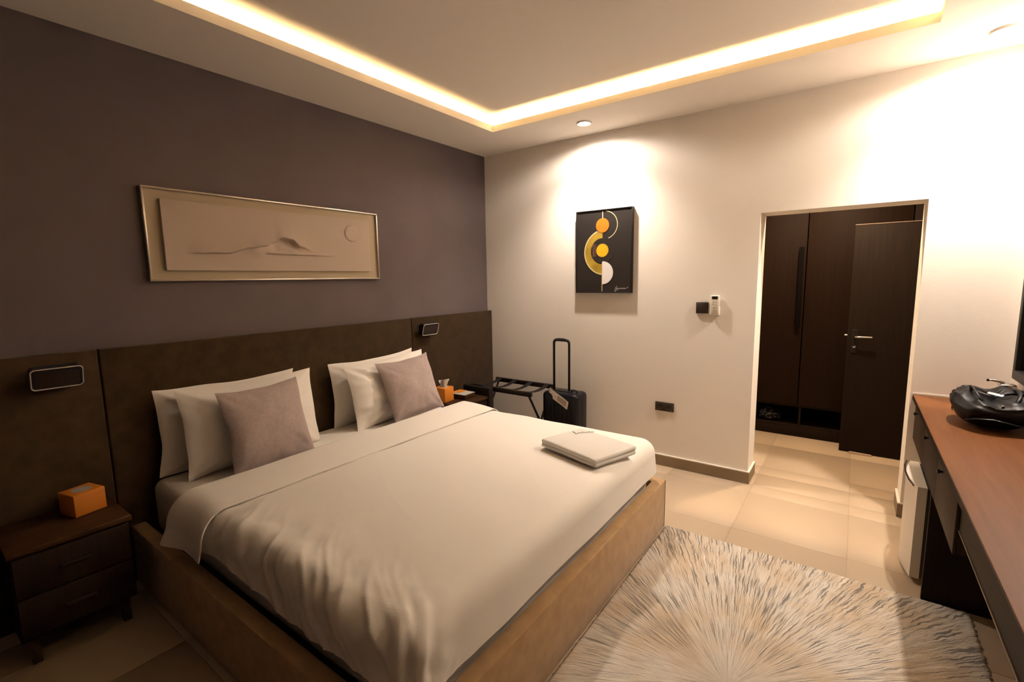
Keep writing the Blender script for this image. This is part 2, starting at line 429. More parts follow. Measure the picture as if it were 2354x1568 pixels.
def rounded_slab(x0, x1, y0, y1, z0, z1, r, nx, ny, wob=0.0, seed=0):
    """closed cushion-like box with rounded edges"""
    b = bmesh.new(); bmesh.ops.create_cube(b, size=1)
    for v in b.verts: v.co = Vector(((x0 + x1) / 2 + v.co.x * (x1 - x0), (y0 + y1) / 2 + v.co.y * (y1 - y0), (z0 + z1) / 2 + v.co.z * (z1 - z0)))
    bmesh.ops.bevel(b, geom=b.edges[:], offset=r, segments=5, profile=0.5, affect='EDGES')
    if wob:
        bmesh.ops.subdivide_edges(b, edges=[e for e in b.edges if e.calc_length() > 0.3], cuts=24, use_grid_fill=True)
        for v in b.verts:
            n = nz(v.co.x + seed, v.co.y, v.co.z, 5.0) * wob
            v.co += Vector((n * .3, n * .3, n))
    return b
mt = MB().bm(rounded_slab(0.075, 2.125, -3.025, -1.065, 0.2405, 0.540, 0.055, 20, 20, 0.004), True).build('mattress', 'sheet')
tag(mt, 'thick mattress in a white fitted sheet on the brown bed frame', 'mattress')

# --- duvet: a sheet rolled over the rounded edges of the mattress
DX1, DYN, DYF, R0, DZ = 2.075, -2.985, -1.105, 0.095, 0.592
def drape(p, q, r, z, flare=0.10):
    ex = max(0.0, p - DX1); ey = 0.0; sy = 0
    if q < DYN: ey = DYN - q; sy = -1
    elif q > DYF: ey = q - DYF; sy = 1
    e = math.hypot(ex, ey)
    if e == 0: return Vector((p, q, z))
    dx, dy = ex / e, sy * ey / e
    if e < r * PI / 2: out, dn = r * math.sin(e / r), r * (1 - math.cos(e / r))
    else: out, dn = r + (e - r * PI / 2) * flare, r + (e - r * PI / 2)
    return Vector((min(p, DX1) + dx * out, (DYN if sy < 0 else DYF if sy > 0 else q) + dy * out, z - dn))
def wrinkle(p, q):
    x, y = p, q
    # gentle crown plus long lazy undulations
    d = 0.006 * nz(x * 1.3, y * 1.0, 0.3, 1.6) + 0.0035 * nz(x + 4, y, 1.7, 4.5)
    near = max(0.0, min(1.0, (-2.66 - q) / 0.42)); near = near * near * (3 - 2 * near)
    far = max(0.0, min(1.0, (q + 1.25) / 0.2))
    # slanting creases fanning from the near edge
    tw_ = 0.95 + 0.3 * nz(x * 1.1, q * 0.9, 12.0)
    s = x * 0.95 + (q + 3.0) * tw_ + 0.06 * nz(x, y, 5.0, 5.0)
    rid = (1 - abs(nz(s * 7.5, (q + 3) * 1.3, 2.2))) ** 6
    rid2 = (1 - abs(nz(s * 13 + 7, (q + 3) * 2.2, 9.1))) ** 7
    patchy = 0.35 + 0.9 * max(0.0, nz(x * 1.9, q * 1.2, 6.6) + 0.25)
    d += near * patchy * (0.008 * (rid - 0.25) + 0.0045 * (rid2 - 0.2))
    d += near * (0.016 * nz(x * 3.2, q * 3.0, 8.8) + 0.010 * nz(x * 7.0 + q * 2, q * 8.5, 2.8) + 0.005 * nz(x * 17, q * 15, 4.8))
    mid = max(0.0, 1 - near)
    rm = (1 - abs(nz((x * 0.5 + y * 0.9) * 3.2, x * 0.8, 4.4))) ** 14
    d += mid * 0.0010 * rm
    # gathered pleats at the near foot corner
    c = max(0.0, 1 - math.hypot(p - 2.17, q + 3.10) / 0.27); c = c * c * (3 - 2 * c)
    if c > 0:
        a = math.atan2(q + 2.80, p - 1.90)
        d += c * 0.009 * math.sin(a * 19 + 1.0 + 2.5 * nz(p * 6, q * 6, 2.0)) + c * 0.005 * nz(p * 14, q * 14, 5.0)
    return d
LN = R0 * PI / 2
def hem_near(x):      # extra length hanging on the near side, varies along the bed
    return 0.088 + 0.012 * math.sin(x * 5.0) + 0.02 * nz(x * 3, 2.0, 1.0) - 0.03 * max(0, 1 - abs(x - 1.2) / 0.5)
def duvet_pt(u, v):
    x0 = 0.60; x1 = DX1 + LN + 0.108
    p = x0 + (x1 - x0) * u
    q0 = DYN - LN - hem_near(p); q1 = DYF + LN + 0.10
    # round off the unrolled corner so that it does not hang lower than the edges
    q = q0 + (q1 - q0) * v
    ex = max(0.0, p - DX1); ey = max(0.0, DYN - q, q - DYF)
    lim = LN + 0.108
    e = math.hypot(ex, ey)
    if e > lim and ex > 0 and ey > 0:
        k = lim / e
        p = DX1 + ex * k
        q = DYN - ey * k if q < DYN else DYF + ey * k
    P = drape(p, q, R0, DZ)
    e2 = 0.004
    A = drape(p + e2, q, R0, DZ) - drape(p - e2, q, R0, DZ); C = drape(p, q + e2, R0, DZ) - drape(p, q - e2, R0, DZ)
    n = A.cross(C)
    n = n.normalized() if n.length > 1e-9 else Vector((0, 0, 1))
    P = P + n * wrinkle(p, q)
    if P.z < 0.322: P.z = 0.322
    return P
duvet = thing('duvet', 'cream white duvet spread over the bed with its top turned down', 'duvet', (1.35, -2.05, 0.59))
def solid(fn, nu, nv, th):
    """an open sheet made into a thin closed slab; the second layer lies th behind the first"""
    g = MB().grid(fn, nu, nv)
    P = [Vector(v) for v in g.V]; N = [Vector((0, 0, 0)) for _ in P]
    for f in g.F:
        n = (P[f[2]] - P[f[0]]).cross(P[f[3]] - P[f[1]])
        for i in f: N[i] += n
    if sum(n.z for n in N) < 0: N = [-n for n in N]
    Q = []
    for p, n in zip(P, N):
        Q.append(p - n.normalized() * th if n.length > 1e-12 else p - Vector((0, 0, th)))
    W = nu + 1; k = len(P)
    m = MB().add(P, g.F, True); m.add(Q, [f[::-1] for f in g.F], True)
    rim = list(range(W)) + [(j + 1) * W - 1 for j in range(1, nv + 1)] + [nv * W + i for i in range(nu - 1, -1, -1)] + [j * W for j in range(nv - 1, 0, -1)]
    for i in range(len(rim)):
        a, b = rim[i], rim[(i + 1) % len(rim)]
        m.F.append((a, b, k + b, k + a)); m.S.append(True)
    return m
solid(duvet_pt, 210, 270, 0.012).build('cover', 'cotton', duvet)
# turned-down band: a second layer with a rolled head edge and a loose flap at the near side
def band_pt(u, v):
    q0 = DYN - LN - 0.092; q1 = DYF + LN + 0.05
    q = q0 + (q1 - q0) * v
    hang = max(0.0, min(1.0, (DYN - 0.02 - q) / 0.22))
    xa, xb = 0.585 + 0.02 * nz(q * 2, 1, 1) + 0.055 * hang, 0.905 + 0.012 * nz(q * 3, 5, 1) + 0.03 * hang
    # u: 0..0.2 rolls round the head edge, then lies flat
    if u < 0.22:
        a = (1 - u / 0.22) * PI
        p = xa + 0.022 - 0.022 * math.sin(a) * 1.0 ; lift = 0.024 * (math.cos(a) + 1) / 2 + 0.004
        if a > PI / 2: p = xa + 0.022 - 0.022 * math.sin(a)
    else:
        f = (u - 0.22) / 0.78
        p = xa + 0.022 + (xb - xa - 0.022) * f; lift = 0.028 - 0.018 * f + 0.006 * math.sin(f * PI)
    P = drape(p, q, R0 + 0.02, DZ, 0.20 + 0.35 * (1 - u))
    e2 = 0.004
    A = drape(p + e2, q, R0, DZ) - drape(p - e2, q, R0, DZ); C = drape(p, q + e2, R0, DZ) - drape(p, q - e2, R0, DZ)
    n = A.cross(C).normalized()
    wv = 0.004 * nz(p * 5, q * 3, 3.3) + hang * 0.020 * math.sin(u * 6.5 + 0.6) + hang * 0.012 * nz(p * 9, q * 6, 1.0)
    P = P + n * (lift + wv)
    if hang > 0: P.x -= 0.02 * hang * (1 - u)
    return P
solid(band_pt, 30, 150, 0.006).build('turned_down_band', 'cotton', duvet)
# lower layer of the cover peeping out under the near hem
def under_pt(u, v):
    x = 0.98 + 0.62 * u
    ed = min(1, u / 0.12, (1 - u) / 0.10)
    q = DYN - LN - 0.03 - (0.098 * ed + 0.012) * v
    P = drape(x, q, R0 - 0.016, DZ, 0.0)
    P.y += 0.030 - 0.004 * math.sin(x * 19)
    return P
solid(under_pt, 50, 6, 0.004).build('under_layer', 'cotton', duvet)
# ------------------------------------------------------------------ pillows
def pillow(name, label, cat, group, bc, wv, hv, w, h, th, material, pinch=0.06, seed=0, wr=0.006, n=34):
    """bc: centre of the bottom edge; wv: direction of the width; hv: direction of the height"""
    wv = Vector(wv).normalized(); hv = Vector(hv); hv = (hv - wv * hv.dot(wv)).normalized(); nv = wv.cross(hv)
    bc = Vector(bc)
    def side(sg):
        def f(a, b):
            u, v = 2 * a - 1, 2 * b - 1
            # ease the samples towards the edges
            u = math.sin(u * PI / 2) * 0.55 + u * 0.45; v = math.sin(v * PI / 2) * 0.55 + v * 0.45
            x = w / 2 * u * (1 - pinch * (1 - v * v)); y = h / 2 * v * (1 - pinch * (1 - u * u))
            t = th / 2 * max(0.0, (1 - abs(u) ** 2.3)) ** 0.72 * max(0.0, (1 - abs(v) ** 2.3)) ** 0.72
            ed = max(abs(u), abs(v))
            k = min(1.0, max(0, 1 - ed) * 5)
            t += k * wr * (nz(u * 2.2 + seed, v * 2.2, sg * 3.0) * 1.3)
            ang = math.atan2(v, u)
            fold = (1 - abs(nz(ang * 4.0 + seed, ed * 1.2, sg * 2.0 + seed))) ** 5
            t += k * wr * 1.0 * fold * ed
            x += 0.012 * nz(v * 1.6 + seed * 3, u * 0.8, 0.5) * abs(u); y += 0.012 * nz(u * 1.6 + seed * 5, v * 0.8, 2.5) * abs(v)
            t += k * 0.010 * nz(u * 1.3 + seed * 2, v * 1.3, sg * 1.1)
            cr = min(abs(abs(u) - abs(v)) * 4, 1.0)
            t += k * wr * 0.9 * math.sin((abs(u) - abs(v)) * 16 + seed) * (1 - cr) * ed
            sag = -0.012 * (1 - u * u) if v > 0 else 0
            return bc + wv * x + hv * (y + h / 2 + sag * max(0, v)) + nv * (sg * t)
        return f
    m = MB().grid(side(1), n, n); m.grid(side(-1), n, n)
    # weld the two halves
    me = bpy.data.meshes.new('tmp'); me.from_pydata(m.V, [], m.F); b = bmesh.new(); b.from_mesh(me); bpy.data.meshes.remove(me)
    bmesh.ops.remove_doubles(b, verts=b.verts[:], dist=0.0004)
    mm = MB().bm(b, True)
    # smooth seam piping along the outline
    o = mm.build(name, material)
    return tag(o, label, cat, group)
GP = 'white pillows at the head of the bed'
pillow('pillow', 'white pillow nearest the headboard in the left pair', 'pillow', GP, (0.138, -2.605, 0.543), (0, 1, -0.01), (-0.030, -0.05, 1), 0.78, 0.485, 0.125, 'cotton', 0.045, 1, wr=0.010)
pillow('pillow', 'white pillow directly behind the left mauve cushion', 'pillow', GP, (0.288, -2.535, 0.543), (-0.02, 1, 0.00), (-0.12, -0.035, 1), 0.78, 0.485, 0.175, 'cotton', 0.045, 2, wr=0.012)
pillow('pillow', 'white pillow nearest the headboard in the right pair', 'pillow', GP, (0.138, -1.555, 0.543), (0, 1, 0.02), (-0.03, -0.10, 1), 0.78, 0.475, 0.125, 'cotton', 0.045, 3, wr=0.010)
pillow('pillow', 'creased white pillow directly behind the right mauve cushion', 'pillow', GP, (0.318, -1.505, 0.543), (-0.05, 1, 0.03), (-0.20, -0.10, 1), 0.77, 0.48, 0.175, 'cotton', 0.045, 4, wr=0.018)
GC = 'square mauve cushions'
pillow('cushion', 'square mauve cushion leaning on the left pair of pillows', 'cushion', GC, (0.478, -2.530, 0.548), (-0.10, 1, 0.0), (-0.30, 0.0, 1), 0.49, 0.475, 0.165, 'mauve_cloth', 0.06, 5, wr=0.008)
pillow('cushion', 'square mauve cushion leaning on the right pair of pillows', 'cushion', GC, (0.505, -1.450, 0.582), (0.02, 1, 0.05), (-0.40, -0.14, 1), 0.49, 0.46, 0.165, 'mauve_cloth', 0.06, 6, wr=0.008)

# ------------------------------------------------------------------ folded towel
tw = thing('folded_towel', 'folded white towel with grey script lying at the foot of the bed', 'towel', (1.91, -1.485, 0.60))
TM = Matrix.Translation((1.912, -1.488, 0.603)) @ Matrix.Rotation(math.radians(-17), 4, 'Z')
def towel_layer(z0, z1, w, d, seed, name, ox=0.0):
    b = rounded_slab(-w / 2 + ox, w / 2 + ox, -d / 2, d / 2, z0, z1, min(0.0125, (z1 - z0) * .47), 8, 8, 0.003, seed)
    MB().bm(b, True, TM).build(name, 'towel_cotton', tw)
towel_layer(0.000, 0.024, 0.435, 0.330, 3, 'fold')
towel_layer(0.022, 0.048, 0.432, 0.335, 9, 'fold', 0.002)
def script(pts, M, r, name, material, root, n=6, flat=0.4, up=(0, 0, 1)):
    # smooth the polyline (Catmull-Rom)
    P = [Vector(p) for p in pts]; out = []
    for i in range(len(P) - 1):
        a, b, c, d = P[max(i - 1, 0)], P[i], P[i + 1], P[min(i + 2, len(P) - 1)]
        for k in range(5):
            t = k / 5
            out.append(0.5 * ((2 * b) + (c - a) * t + (2 * a - 5 * b + 4 * c - d) * t * t + (3 * b - a - 3 * c + d) * t ** 3))
    out.append(P[-1])
    MB().tube([M @ p for p in out], r, n, flat=flat, up=up).build(name, material, root)
zt = 0.0505
# script line: a tall first letter, then a run of small loops
SM = TM @ Matrix.Translation((-0.155, 0.055, zt)) @ Matrix.Rotation(math.radians(62), 4, 'Z')
script([(-.005, .034, 0), (.0, .015, 0), (.004, -.012, 0), (.012, -.010, 0)], SM, 0.0022, 'script_letter', 'thread_grey', tw)
run = []
for i in range(26):
    run.append((0.014 + i * 0.0042, (0.008 if i % 2 else -0.004) + (0.012 if i in (9, 19) else 0), 0))
script(run, SM, 0.0013, 'script_letters', 'thread_grey', tw)

# ================================================================== BEDSIDE
def nightstand(y0, y1, label):
    t = thing('nightstand', label, 'nightstand', (0.24, (y0 + y1) / 2, 0), 'bedside tables')
    B(0.062, 0.430, y0, y1, 0.495, 0.520, bevel=0.003).build('top', 'night_wood', t)
    B(0.062, 0.415, y0 + .01, y1 - .01, 0.12, 0.495).build('body', 'door_dark', t)
    for k in range(2):
        d = B(0.415, 0.428, y0 + .014, y1 - .014, 0.135 + k * .18, 0.305 + k * .18, bevel=0.002).build('drawer', 'door_dark', t)
        B(0.428, 0.440, (y0 + y1) / 2 - .05, (y0 + y1) / 2 + .05, 0.215 + k * .18, 0.225 + k * .18, bevel=0.002).build('handle', 'black_metal', d)
    for x in (0.10, 0.38):
        for y in (y0 + .05, y1 - .05): B(x - .015, x + .015, y - .015, y + .015, 0, 0.12).build('leg', 'desk_dark', t)
nightstand(-0.965, -0.555, 'brown wooden nightstand between the bed and the white wall')
nightstand(-3.62, -3.21, 'dark wooden nightstand in the shade at the near side of the bed')

def tissue_box(c, s, h, rz, label, with_tissue=True):
    t = thing('tissue_box', label, 'tissue box', c, 'orange tissue boxes')
    M = Matrix.Translation(c) @ Matrix.Rotation(rz, 4, 'Z')
    B(-s / 2, s / 2, -s / 2, s / 2, 0.0005, h, bevel=0.003, M=M).build('box', 'orange_card', t)
    MB().lathe([(s * .30, 0), (s * .30, .0012)], (c[0], c[1], c[2] + h), 24).build('opening', 'paper_grey', t)
    if not with_tissue: return
    def f(u, v):
        a = (u - .5) * s * 0.85; z = h + v * s * (0.42 + 0.2 * u)
        return M @ Vector((a * (0.5 + 0.6 * v), 0.012 * math.sin(u * 7) * (0.4 + v) + 0.006 * nz(u * 4, v * 4, c[1]), z))
    solid(f, 12, 8, 0.0015).build('tissue', 'paper_white', t)
tissue_box((0.195, -0.885, 0.5205), 0.125, 0.125, 0.10, 'orange tissue box with white tissue beside the right cushion')
tissue_box((0.185, -3.325, 0.5205), 0.125, 0.105, 0.25, 'orange tissue box on the shaded nearer nightstand', False)

ob_ = thing('stationery_box', 'small brown box with papers on the nightstand by the white wall', 'box', (0.25, -0.70, 0.5205))
BM = Matrix.Translation((0.25, -0.70, 0.5205)) @ Matrix.Rotation(0.05, 4, 'Z')
B(-.09, .09, -.075, .075, 0, 0.042, bevel=0.002, M=BM).build('box', 'night_wood', ob_)
pp = tag(B(-.096, .09, -.08, .07, 0.0425, 0.0440, M=BM).build('paper_sheet', 'paper_grey'), 'grey printed paper lying on the small brown box', 'paper')
oc = tag(B(-.092, -.01, -.04, .078, 0.0442, 0.0465, M=BM).build('orange_card', 'orange_card'), 'small orange card lying on the grey paper', 'card')

def reading_lamp(yc, label):
    t = thing('reading_lamp', label, 'wall lamp', (0.058, yc, 1.165), 'headboard reading lamps')
    B(0.0570, 0.072, yc - .055, yc + .055, 1.115, 1.205, bevel=0.005).build('wall_plate', 'black_plastic', t)
    MB().tube([(0.07, yc, 1.15), (0.09, yc, 1.150), (0.105, yc, 1.152)], 0.012, 10).build('arm', 'black_metal', t)
    M = Matrix.Translation((0.124, yc, 1.168)) @ Matrix.Rotation(math.radians(16), 4, 'Y')
    # head: shallow rounded box with a bright rim round the front face
    hw, hh, rr = 0.090, 0.050, 0.016
    def rrect(hw, hh, rr, n=6):
        pts = []
        for (cx, cy, a0) in ((hw - rr, hh - rr, 0), (-hw + rr, hh - rr, 90), (-hw + rr, -hh + rr, 180), (hw - rr, -hh + rr, 270)):
            for k in range(n + 1):
                a = math.radians(a0 + 90 * k / n); pts.append((cx + rr * math.cos(a), cy + rr * math.sin(a)))
        return pts
    MB().prism(rrect(hw, hh, rr), lambda a, b, d: M @ Vector((d, a, b)), -0.022, 0.020).build('head', 'black_plastic', t)
    ring = [M @ Vector((0.020, a, b)) for a, b in rrect(hw - .001, hh - .001, rr)]; ring.append(ring[0]); ring.append(ring[1])
    MB().tube(ring, 0.0030, 8).build('rim', 'rim_metal', t)
    MB().prism(rrect(hw - .012, hh - .012, .01), lambda a, b, d: M @ Vector((d, a, b)), 0.020, 0.0215).build('diffuser', 'screen_dark', t)
reading_lamp(-0.965, 'black rounded reading lamp on the headboard near the white wall')
reading_lamp(-3.345, 'black rounded reading lamp on the shaded end of the headboard')

# ------------------------------------------------------------------ slim black bag, luggage rack, suitcase
bg = thing('laptop_bag', 'slim black bag standing between the nightstand and luggage rack', 'bag', (0.25, -0.52, 0))
MB().bm(rounded_slab(0.115, 0.445, -0.548, -0.488, 0.0, 0.600, 0.018, 4, 4, 0.004, 2), True).build('body', 'black_strap', bg)
MB().tube([(0.20, -.52, .595), (0.21, -.522, .603), (0.28, -.524, .606), (0.35, -.522, .603), (0.36, -.52, .595)], 0.008, 8).build('handle', 'black_strap', bg)
MB().tube([(0.135, -.5485, .46), (0.28, -.5495, .462), (0.425, -.5485, .46)], 0.004, 6).build('zip', 'black_metal', bg)

rk = thing('luggage_rack', 'black folding luggage rack with straps beside the suitcase', 'luggage rack', (0.50, -0.27, 0))
RZ, RYB, RYF, RX0, RX1 = 0.590, -0.085, -0.458, 0.165, 0.845
for y in (RYB, RYF):
    MB().box(RX0, RX1, y - .014, y + .014, RZ - .042, RZ, bevel=0.004).build('rail', 'black_metal', rk)
for x in (RX0 + .03, RX1 - .03):
    for (ya, yb) in ((RYB, RYF), (RYF, RYB)):
        off = 0.012 if ya == RYB else -0.012
        MB().tube([(x + off, ya, RZ - .012), (x + off, yb, 0.012)], 0.0105, 8).build('leg', 'black_metal', rk)
for y in (RYB, RYF): MB().tube([(RX0 + .03, y, .03), (RX1 - .03, y, .03)], 0.009, 8).build('stretcher', 'black_metal', rk)
for xs in (0.225, 0.410, 0.595, 0.785):
    def f(u, v, xs=xs):
        y = RYB + (RYF - RYB) * v
        return Vector((xs + (u - .5) * .050, y, RZ + 0.0015 - 0.030 * math.sin(v * PI) ** 0.8))
    solid(f, 2, 14, 0.002).build('strap', 'black_strap', rk)

su = thing('suitcase', 'dark navy hard cabin suitcase with its handle pulled up', 'suitcase', (1.09, -0.30, 0))
SX0, SX1, SY0, SY1 = 0.915, 1.262, -0.405, -0.190
b = bmesh.new(); bmesh.ops.create_cube(b, size=1)
for v in b.verts: v.co = Vector(((SX0 + SX1) / 2 + v.co.x * (SX1 - SX0), (SY0 + SY1) / 2 + v.co.y * (SY1 - SY0), 0.325 + v.co.z * 0.56))
bmesh.ops.bevel(b, geom=b.edges[:], offset=0.045, segments=5, profile=0.55, affect='EDGES')
MB().bm(b, True).build('shell', 'navy_shell', su)
for k in range(6):
    x = SX0 + 0.075 + k * 0.0395
    B(x - .008, x + .008, SY0 - .004, SY0 + .01, 0.10, 0.53, bevel=0.003).build('rib', 'navy_shell', su)
B(SX0 - .002, SX1 + .002, -0.302, -0.292, 0.09, 0.56, bevel=.002).build('zip_band', 'black_strap', su)
for x in (SX0 + .055, SX1 - .055):
    for y in (SY0 + .045, SY1 - .045):
        MB().tube([(x - .012, y, .026), (x + .012, y, .026)], 0.026, 18).build('wheel', 'black_plastic', su)
        B(x - .016, x + .016, y - .014, y + .014, .038, .060, bevel=.003).build('wheel_housing', 'black_plastic', su)
HYc = -0.315; hx0, hx1, hz = 0.992, 1.142, 1.052
for x in (hx0, hx1): B(x - .010, x + .010, HYc - .006, HYc + .006, 0.595, hz - .012, bevel=.003).build('handle_tube', 'black_metal', su)
MB().tube([(hx0, HYc, hz - .03), (hx0 + .003, HYc, hz - .012), (hx0 + .016, HYc, hz), (hx0 + .05, HYc, hz + .004), (hx1 - .05, HYc, hz + .004), (hx1 - .016, HYc, hz), (hx1 - .003, HYc, hz - .012), (hx1, HYc, hz - .03)],
          [.011, .012, .013, .015, .015, .013, .012, .011], 12).build('grip', 'black_plastic', su)
B(hx0 - .03, hx1 + .03, HYc - .022, HYc + .022, .598, .612, bevel=.004).build('handle_base', 'black_plastic', su)
MB().tube([(1.165, -.315, .60), (1.17, -.318, .622), (1.20, -.32, .626), (1.222, -.318, .615), (1.226, -.315, .598)], .007, 8).build('top_handle', 'black_plastic', su)
# paper luggage tag
def tg(u, v):
    P0 = Vector((0.985, -0.385, 0.608)); P1 = Vector((1.190, -0.423, 0.512))
    d = P1 - P0
    p = P0 + d * u + Vector((0.014, 0.0, 0.068)) * (0.5 - v)
    p.y -= 0.012 * math.sin(min(1, u * 1.6) * PI) * 0.6 + 0.004
    return p
lt_ = tag(solid(tg, 14, 3, 0.0008).build('luggage_tag', 'paper_white'), 'long white paper baggage tag stuck across the suitcase', 'tag')
def tgp(u0, u1, v0, v1, m):
    def f(u, v):
        p = tg(u0 + (u1 - u0) * u, v0 + (v1 - v0) * v); p.y -= 0.0012; return p
    return solid(f, 4, 2, 0.0004).build('print', m, lt_)
tgp(0.46, 0.92, 0.12, 0.80, 'paper_grey')
for k in range(3): tgp(0.36 + .012 * k, 0.366 + .012 * k, 0.3 + 0.1 * k, 0.55 + .1 * k, 'ink')
tgp(0.03, 0.045, 0.1, 0.9, 'paper_grey')

# ================================================================== ART ON THE WALLS
# long shallow relief over the headboard
ry0, ry1, rz0, rz1 = -2.912, -1.390, 1.600, 2.104
rp = thing('relief_picture', 'long framed plaster relief of dunes on the mauve wall', 'picture', (0.0, (ry0 + ry1) / 2, rz0))
B(0.0005, 0.016, ry0 + .010, ry1 - .010, rz0 + .010, rz1 - .010).build('mount', 'mat_board', rp)
for (ya, yb, za, zb) in ((ry0, ry1, rz1 - .011, rz1), (ry0, ry1, rz0, rz0 + .011), (ry0, ry0 + .011, rz0 + .011, rz1 - .011), (ry1 - .011, ry1, rz0 + .011, rz1 - .011)):
    B(0.0005, 0.034, ya, yb, za, zb, bevel=.0025).build('frame_bar', 'silver_frame', rp)
py0, py1, pz0, pz1 = -2.832, -1.476, 1.660, 2.042
def crv(y):   # crest line of the dune
    pts = [(-2.72, 1.756), (-2.52, 1.760), (-2.39, 1.796), (-2.298, 1.812), (-2.23, 1.838), (-2.178, 1.871), (-2.12, 1.862), (-2.05, 1.82), (-1.95, 1.79), (-1.79, 1.765)]
    if y <= pts[0][0]: return pts[0][1]
    for (a, b), (c, d) in zip(pts, pts[1:]):
        if y <= c: t = (y - a) / (c - a); t = t * t * (3 - 2 * t); return b + (d - b) * t
    return pts[-1][1]
def sst(a, b, x):
    t = max(0.0, min(1.0, (x - a) / (b - a))); return t * t * (3 - 2 * t)
def relief_h(y, z):
    h = 0.0
    # left crest: swells up from above, drops off sharply below the line
    m = sst(-2.74, -2.60, y) * (1 - sst(-2.46, -2.36, y))
    d = z - crv(y)
    h += m * 0.030 * (sst(-0.002, 0.004, d) * math.exp(-max(0, d) / 0.05) + (1 - sst(-0.002, 0.004, d)) * 0.0)
    # saddle between the two crests
    h += 0.020 * math.exp(-((y + 2.34) / 0.07) ** 2 - ((z - 1.80) / 0.05) ** 2)
    # main dune: a broad swell ending in a sharp crest with a hollow under it
    m2 = sst(-2.52, -2.26, y) * (1 - sst(-2.14, -1.96, y))
    h += m2 * 0.030 * sst(-0.004, 0.006, d) * math.exp(-max(0, d) / 0.075)
    h -= 0.026 * math.exp(-((y + 2.12) / 0.11) ** 2) * (1 - sst(-0.006, 0.004, d)) * sst(-0.07, -0.005, d) * sst(-2.31, -2.22, y)
    # long low ridge to the right
    dl = z - (1.7665 - 0.004 * (y + 2.3))
    m3 = sst(-2.30, -2.25, y) * (1 - sst(-2.0, -1.76, y))
    h += m3 * 0.020 * (sst(-0.002, 0.003, dl) * math.exp(-max(0, dl) / 0.030))
    # disc
    rr = math.hypot(y + 1.638, z - 1.937)
    h += 0.007 * (1 - sst(0.056, 0.060, rr))
    return h
def rel(u, v):
    y = py0 + (py1 - py0) * u; z = pz0 + (pz1 - pz0) * v
    return Vector((0.040 + relief_h(y, z), y, z))
NU, NV = 250, 110
m = MB().grid(rel, NU, NV)
# edges down to the mount so that the panel is a solid slab
rim = [i for i in range(NU + 1)] + [(j + 1) * (NU + 1) - 1 for j in range(1, NV + 1)] + [NV * (NU + 1) + i for i in range(NU - 1, -1, -1)] + [j * (NU + 1) for j in range(NV - 1, 0, -1)]
n0 = len(m.V)
for i in rim: v = m.V[i]; m.V.append((0.0165, v[1], v[2]))
for k in range(len(rim)):
    k2 = (k + 1) % len(rim); m.F.append((rim[k], rim[k2], n0 + k2, n0 + k)); m.S.append(False)
m.build('relief_panel', 'relief_plaster', rp)

# abstract painting on the white wall
ax0, ax1, az0, az1, AD = 1.058, 1.578, 1.452, 2.160, -0.041
pt = thing('abstract_painting', 'black abstract painting of gold and orange discs on white wall', 'painting', ((ax0 + ax1) / 2, 0, az0))
B(ax0 + .008, ax1 - .008, -.034, -.0005, az0 + .008, az1 - .008).build('canvas', 'canvas_black', pt)
for (xa, xb, za, zb) in ((ax0, ax1, az1 - .009, az1), (ax0, ax1, az0, az0 + .009), (ax0, ax0 + .009, az0 + .009, az1 - .009), (ax1 - .009, ax1, az0 + .009, az1 - .009)):
    B(xa, xb, AD, -.0005, za, zb, bevel=.0015).build('frame_bar', 'black_frame', pt)
YC = -0.0342
def pf(a, b, d): return Vector((a, YC - d, b))
def disc(cx, cz, r, a0=0, a1=360, n=48): return [(cx + r * math.cos(math.radians(a0 + (a1 - a0) * k / n)), cz + r * math.sin(math.radians(a0 + (a1 - a0) * k / n))) for k in range(n + (0 if a1 - a0 == 360 else 1))]
LX = 1.311
def ringpoly(cx, cz, r0, r1, a0, a1, n=48):
    o = disc(cx, cz, r1, a0, a1, n); i = disc(cx, cz, r0, a0, a1, n)
    m = MB(); k = len(o)
    vs = [pf(*p, 0) for p in o] + [pf(*p, 0) for p in i]; return o, i
def ring(cx, cz, r0, r1, a0, a1, d0, d1, name, material, cz0=None, cx0=None):
    o = disc(cx, cz, r1, a0, a1); i = disc(cx if cx0 is None else cx0, cz if cz0 is None else cz0, r0, a0, a1); n = len(o)
    vs = [pf(*p, d0) for p in o] + [pf(*p, d0) for p in i] + [pf(*p, d1) for p in o] + [pf(*p, d1) for p in i]
    fs = []
    for k in range(n - 1):
        fs += [(2 * n + k, 2 * n + k + 1, 3 * n + k + 1, 3 * n + k), (k, k + 1, n + k + 1, n + k), (k, k + 1, 2 * n + k + 1, 2 * n + k), (n + k, n + k + 1, 3 * n + k + 1, 3 * n + k)]
    fs += [(0, n, 3 * n, 2 * n), (n - 1, 2 * n - 1, 4 * n - 1, 3 * n - 1)]
    MB().add(vs, fs).build(name, material, pt)
